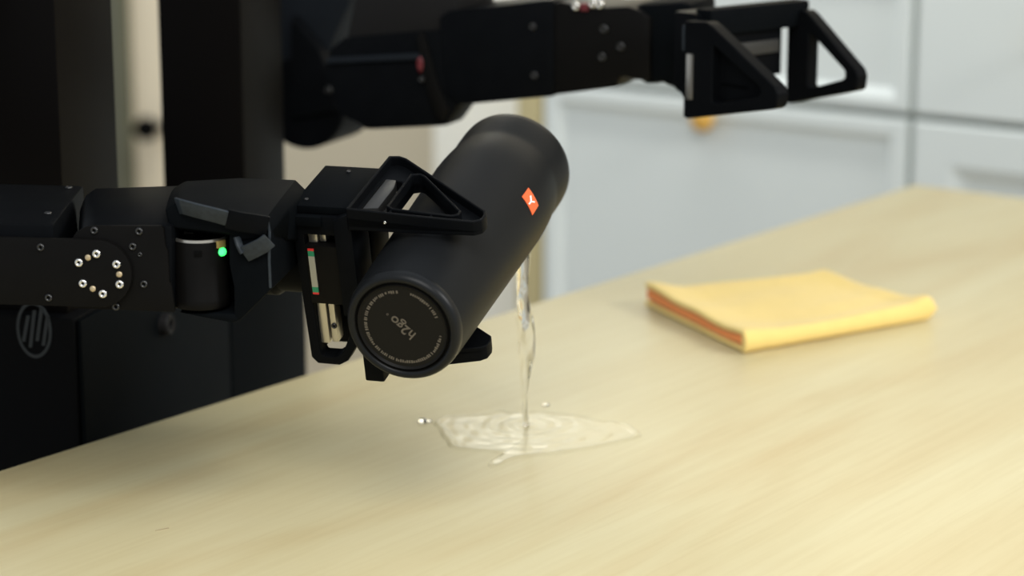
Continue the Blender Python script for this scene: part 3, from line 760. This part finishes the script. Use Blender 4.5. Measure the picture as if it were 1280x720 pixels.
for p in PS:
    row = []
    kl = math.sqrt(max(0.0, 1-(1-min(p, 0.019)/0.019)**2)); kl = max(kl, 0.12)
    # outer skin: back bottom -> front bottom -> round the front -> top -> back, then the inner skin home again
    hf = top_h(p, 0.0); n_ = 34
    rend = math.sqrt(max(0.0, 1-((p-0.955)/0.045)**2)) if p > 0.955 else 1.0
    mid = hf*0.5
    def zz(z): return max(0.0004, mid+(z-mid)*max(rend, 0.08))
    outs, ins = [], []
    for k in range(n_+1): outs.append((1-k/n_, 0.0005+T/2*(1-kl)))
    for k in range(1, 12):
        a = math.pi*k/12; outs.append((-0.040*math.sin(a), hf*0.5-hf*0.5*math.cos(a)+0.0005))
    for k in range(n_+1): outs.append((k/n_, top_h(p, k/n_)+0.0005-T/2*(1-kl)))
    for k in range(n_+1):
        r = 1-k/n_; ins.append((max(r, 0.0), max(top_h(p, r)-T, T+0.001)+T/2*(1-kl)))
    for k in range(n_+1): ins.append((k/n_, T+0.0005-T/2*(1-kl)))
    for r, z in outs+ins:
        q = cl(p, r); row.append(Vector((q.x, q.y, zz(z))))
    secs.append(row)
finish('outer_fold', loft_bm(secs), 'cloth', t, angle=70)
secs = []
for i in range(NP+1):
    p = 0.0035+0.93*i/NP; row = []
    for k in range(31):
        r = 0.0+0.985*k/30; q = cl(p, r); zt_ = top_h(p, r)-T-0.0002
        row.append(Vector((q.x, q.y, max(zt_, T+0.0042))))
    for k in range(31):
        r = 0.985-0.985*k/30; q = cl(p, r); zt_ = top_h(p, r)-T-0.0002
        row.append(Vector((q.x, q.y, T+0.0008+max(0, zt_-T-0.0045)*0.35)))
    secs.append(row)
finish('inner_layer', loft_bm(secs), 'cloth_in', t, angle=70)['label'] = 'orange inner layer'

# ------------------------------------------------------------------ water
LIP = GM @ Vector((0.0, 0.2395, -0.0385))
HITP = desk(657, 533)
def stream_c(k):                   # k from 0 (lip) to 1 (desk)
    z = LIP.z*(1-k)
    s = min(1.0, math.sqrt(k)*1.25) if k < 0.64 else 1.0
    return Vector((LIP.x+(HITP.x-LIP.x)*s, LIP.y+(HITP.y-LIP.y)*s, z))
widths = [(0.0, .0130, .0030, 0), (0.08, .0090, .0034, 10), (0.20, .0052, .0030, 25), (0.32, .0050, .0026, 55), (0.42, .0056, .0019, 30), (0.55, .0060, .0015, 0),
          (0.66, .0058, .0014, -25), (0.74, .0048, .0018, -40), (0.80, .0030, .0022, -20), (0.85, .0018, .0017, 0), (0.93, .0016, .0016, 0), (0.985, .0017, .0017, 0), (1.0, .0022, .0022, 0)]
secs = []
sx_, sy_ = RGT, Vector((FWD.x, FWD.y, 0)).normalized()
NS = 70
for i in range(NS+1):
    k = i/NS
    for (k0, a0, b0, t0), (k1, a1, b1, t1) in zip(widths, widths[1:]):
        if k0 <= k <= k1:
            f_ = (k-k0)/(k1-k0); f_ = f_*f_*(3-2*f_)
            wa, wb, tw = a0+(a1-a0)*f_, b0+(b1-b0)*f_, R(t0+(t1-t0)*f_)
    c = stream_c(k) + sx_*(0.0009*math.sin(k*13)) + Vector((0, 0, 0.0006))
    ring = []
    for j in range(28):
        a = 2*math.pi*j/28
        u, v = wa*math.cos(a), wb*math.sin(a)*(1+0.28*math.cos(2*a+k*9))
        v += 0.0007*math.sin(3*a+k*22)*min(1, wa/.004)
        ring.append(c + sx_*(u*math.cos(tw)-v*math.sin(tw)) + sy_*(u*math.sin(tw)+v*math.cos(tw)) - HITP)
    secs.append(ring)
st = finish('water_stream', loft_bm(secs), 'water', None, angle=80)
st.location = HITP
tag(st, 'clear twisting stream of water falling from the tipped bottle', 'water')

# spilled puddle
out_px = [(541, 530), (549, 524), (560, 521), (580, 520), (605, 518), (622, 514), (640, 517), (668, 515), (700, 517), (730, 521), (752, 527), (775, 529), (792, 535), (803, 545),
          (795, 550), (778, 554), (757, 559), (730, 564), (700, 569), (670, 572), (645, 575), (632, 579), (622, 584), (613, 586), (610, 582), (618, 577), (628, 571), (618, 568), (600, 566),
          (585, 565), (568, 563), (561, 560), (558, 554), (552, 547), (548, 538)]
def smooth_loop(pts, n_per=5):
    res = []; n_ = len(pts)
    for i in range(n_):
        p0, p1, p2, p3 = pts[i-1], pts[i], pts[(i+1) % n_], pts[(i+2) % n_]
        for k in range(n_per):
            s = k/n_per
            res.append(0.5*((2*p1)+(p2-p0)*s+(2*p0-5*p1+4*p2-p3)*s*s+(3*p1-p0-3*p2+p3)*s**3))
    return res
loop = smooth_loop([desk(*q) for q in out_px])
PC = desk(662, 545)
bm = bmesh.new(); rings = []
NR = 46
for i in range(1, NR+1):
    s = i/NR; ring = []
    for j, p in enumerate(loop):
        v = (p-PC)*s
        dist = v.length; edge = (p-PC).length*(1-s)
        h = 0.0008*min(1, math.sqrt(max(0, edge)/0.0022))
        h += 0.0011*math.exp(-((edge-0.0035)/0.0025)**2)
        hd = (PC+v-HITP).length
        h += 0.00035*math.sin(hd*520)*math.exp(-hd*22)*min(1, edge/0.006)
        h += 0.00028*math.sin(v.x*210+3*math.sin(v.y*90))*math.sin(v.y*160+v.x*60)*min(1, edge/0.008)
        ring.append(bm.verts.new((v.x, v.y, 0.0003+max(h, 0.0))))
    rings.append(ring)
cv = bm.verts.new((0, 0, 0.0014)); n_ = len(loop)
for j in range(n_): bm.faces.new((cv, rings[0][j], rings[0][(j+1) % n_]))
for A, B in zip(rings, rings[1:]):
    for j in range(n_): bm.faces.new((A[j], B[j], B[(j+1) % n_], A[(j+1) % n_]))
for f_ in bm.faces: f_.normal_update()
if sum(f_.normal.z for f_ in bm.faces) < 0: bmesh.ops.reverse_faces(bm, faces=bm.faces)
pu = open_finish('puddle', bm, 'film'); pu.location = PC
tag(pu, 'thin clear puddle of water spreading on the desk under the stream', 'puddle')
def droplet(px, py, r, h, label, mt='water'):
    c = desk(px, py)
    prof = [(0.0, h)] + [(r*math.sin(R(a)), h*math.cos(R(a))) for a in (20, 40, 60, 75, 90)]
    o = lathe('water_droplet', prof + [(r*0.95, 0.0001), (0.0, 0.0001)], mt, None, 'z', 20); o.location = c + Vector((0, 0, 0.0003))
    tag(o, label, 'droplet', 'droplets beside the puddle')
droplet(528, 528, 0.0034, 0.0032, 'bright water droplet just off the left tip of the puddle')
droplet(537, 527.5, 0.0020, 0.0016, 'tiny water droplet between the bright droplet and the puddle')
droplet(682, 507, 0.0030, 0.0014, 'small water droplet behind the puddle, past the stream')

# no more than three levels: lift deeper pieces onto the arm they belong to
moved = True
while moved:
    moved = False
    for ob in list(scene.objects):
        if ob.parent and ob.parent.parent and ob.parent.parent.parent:
            ob.parent = ob.parent.parent; moved = True
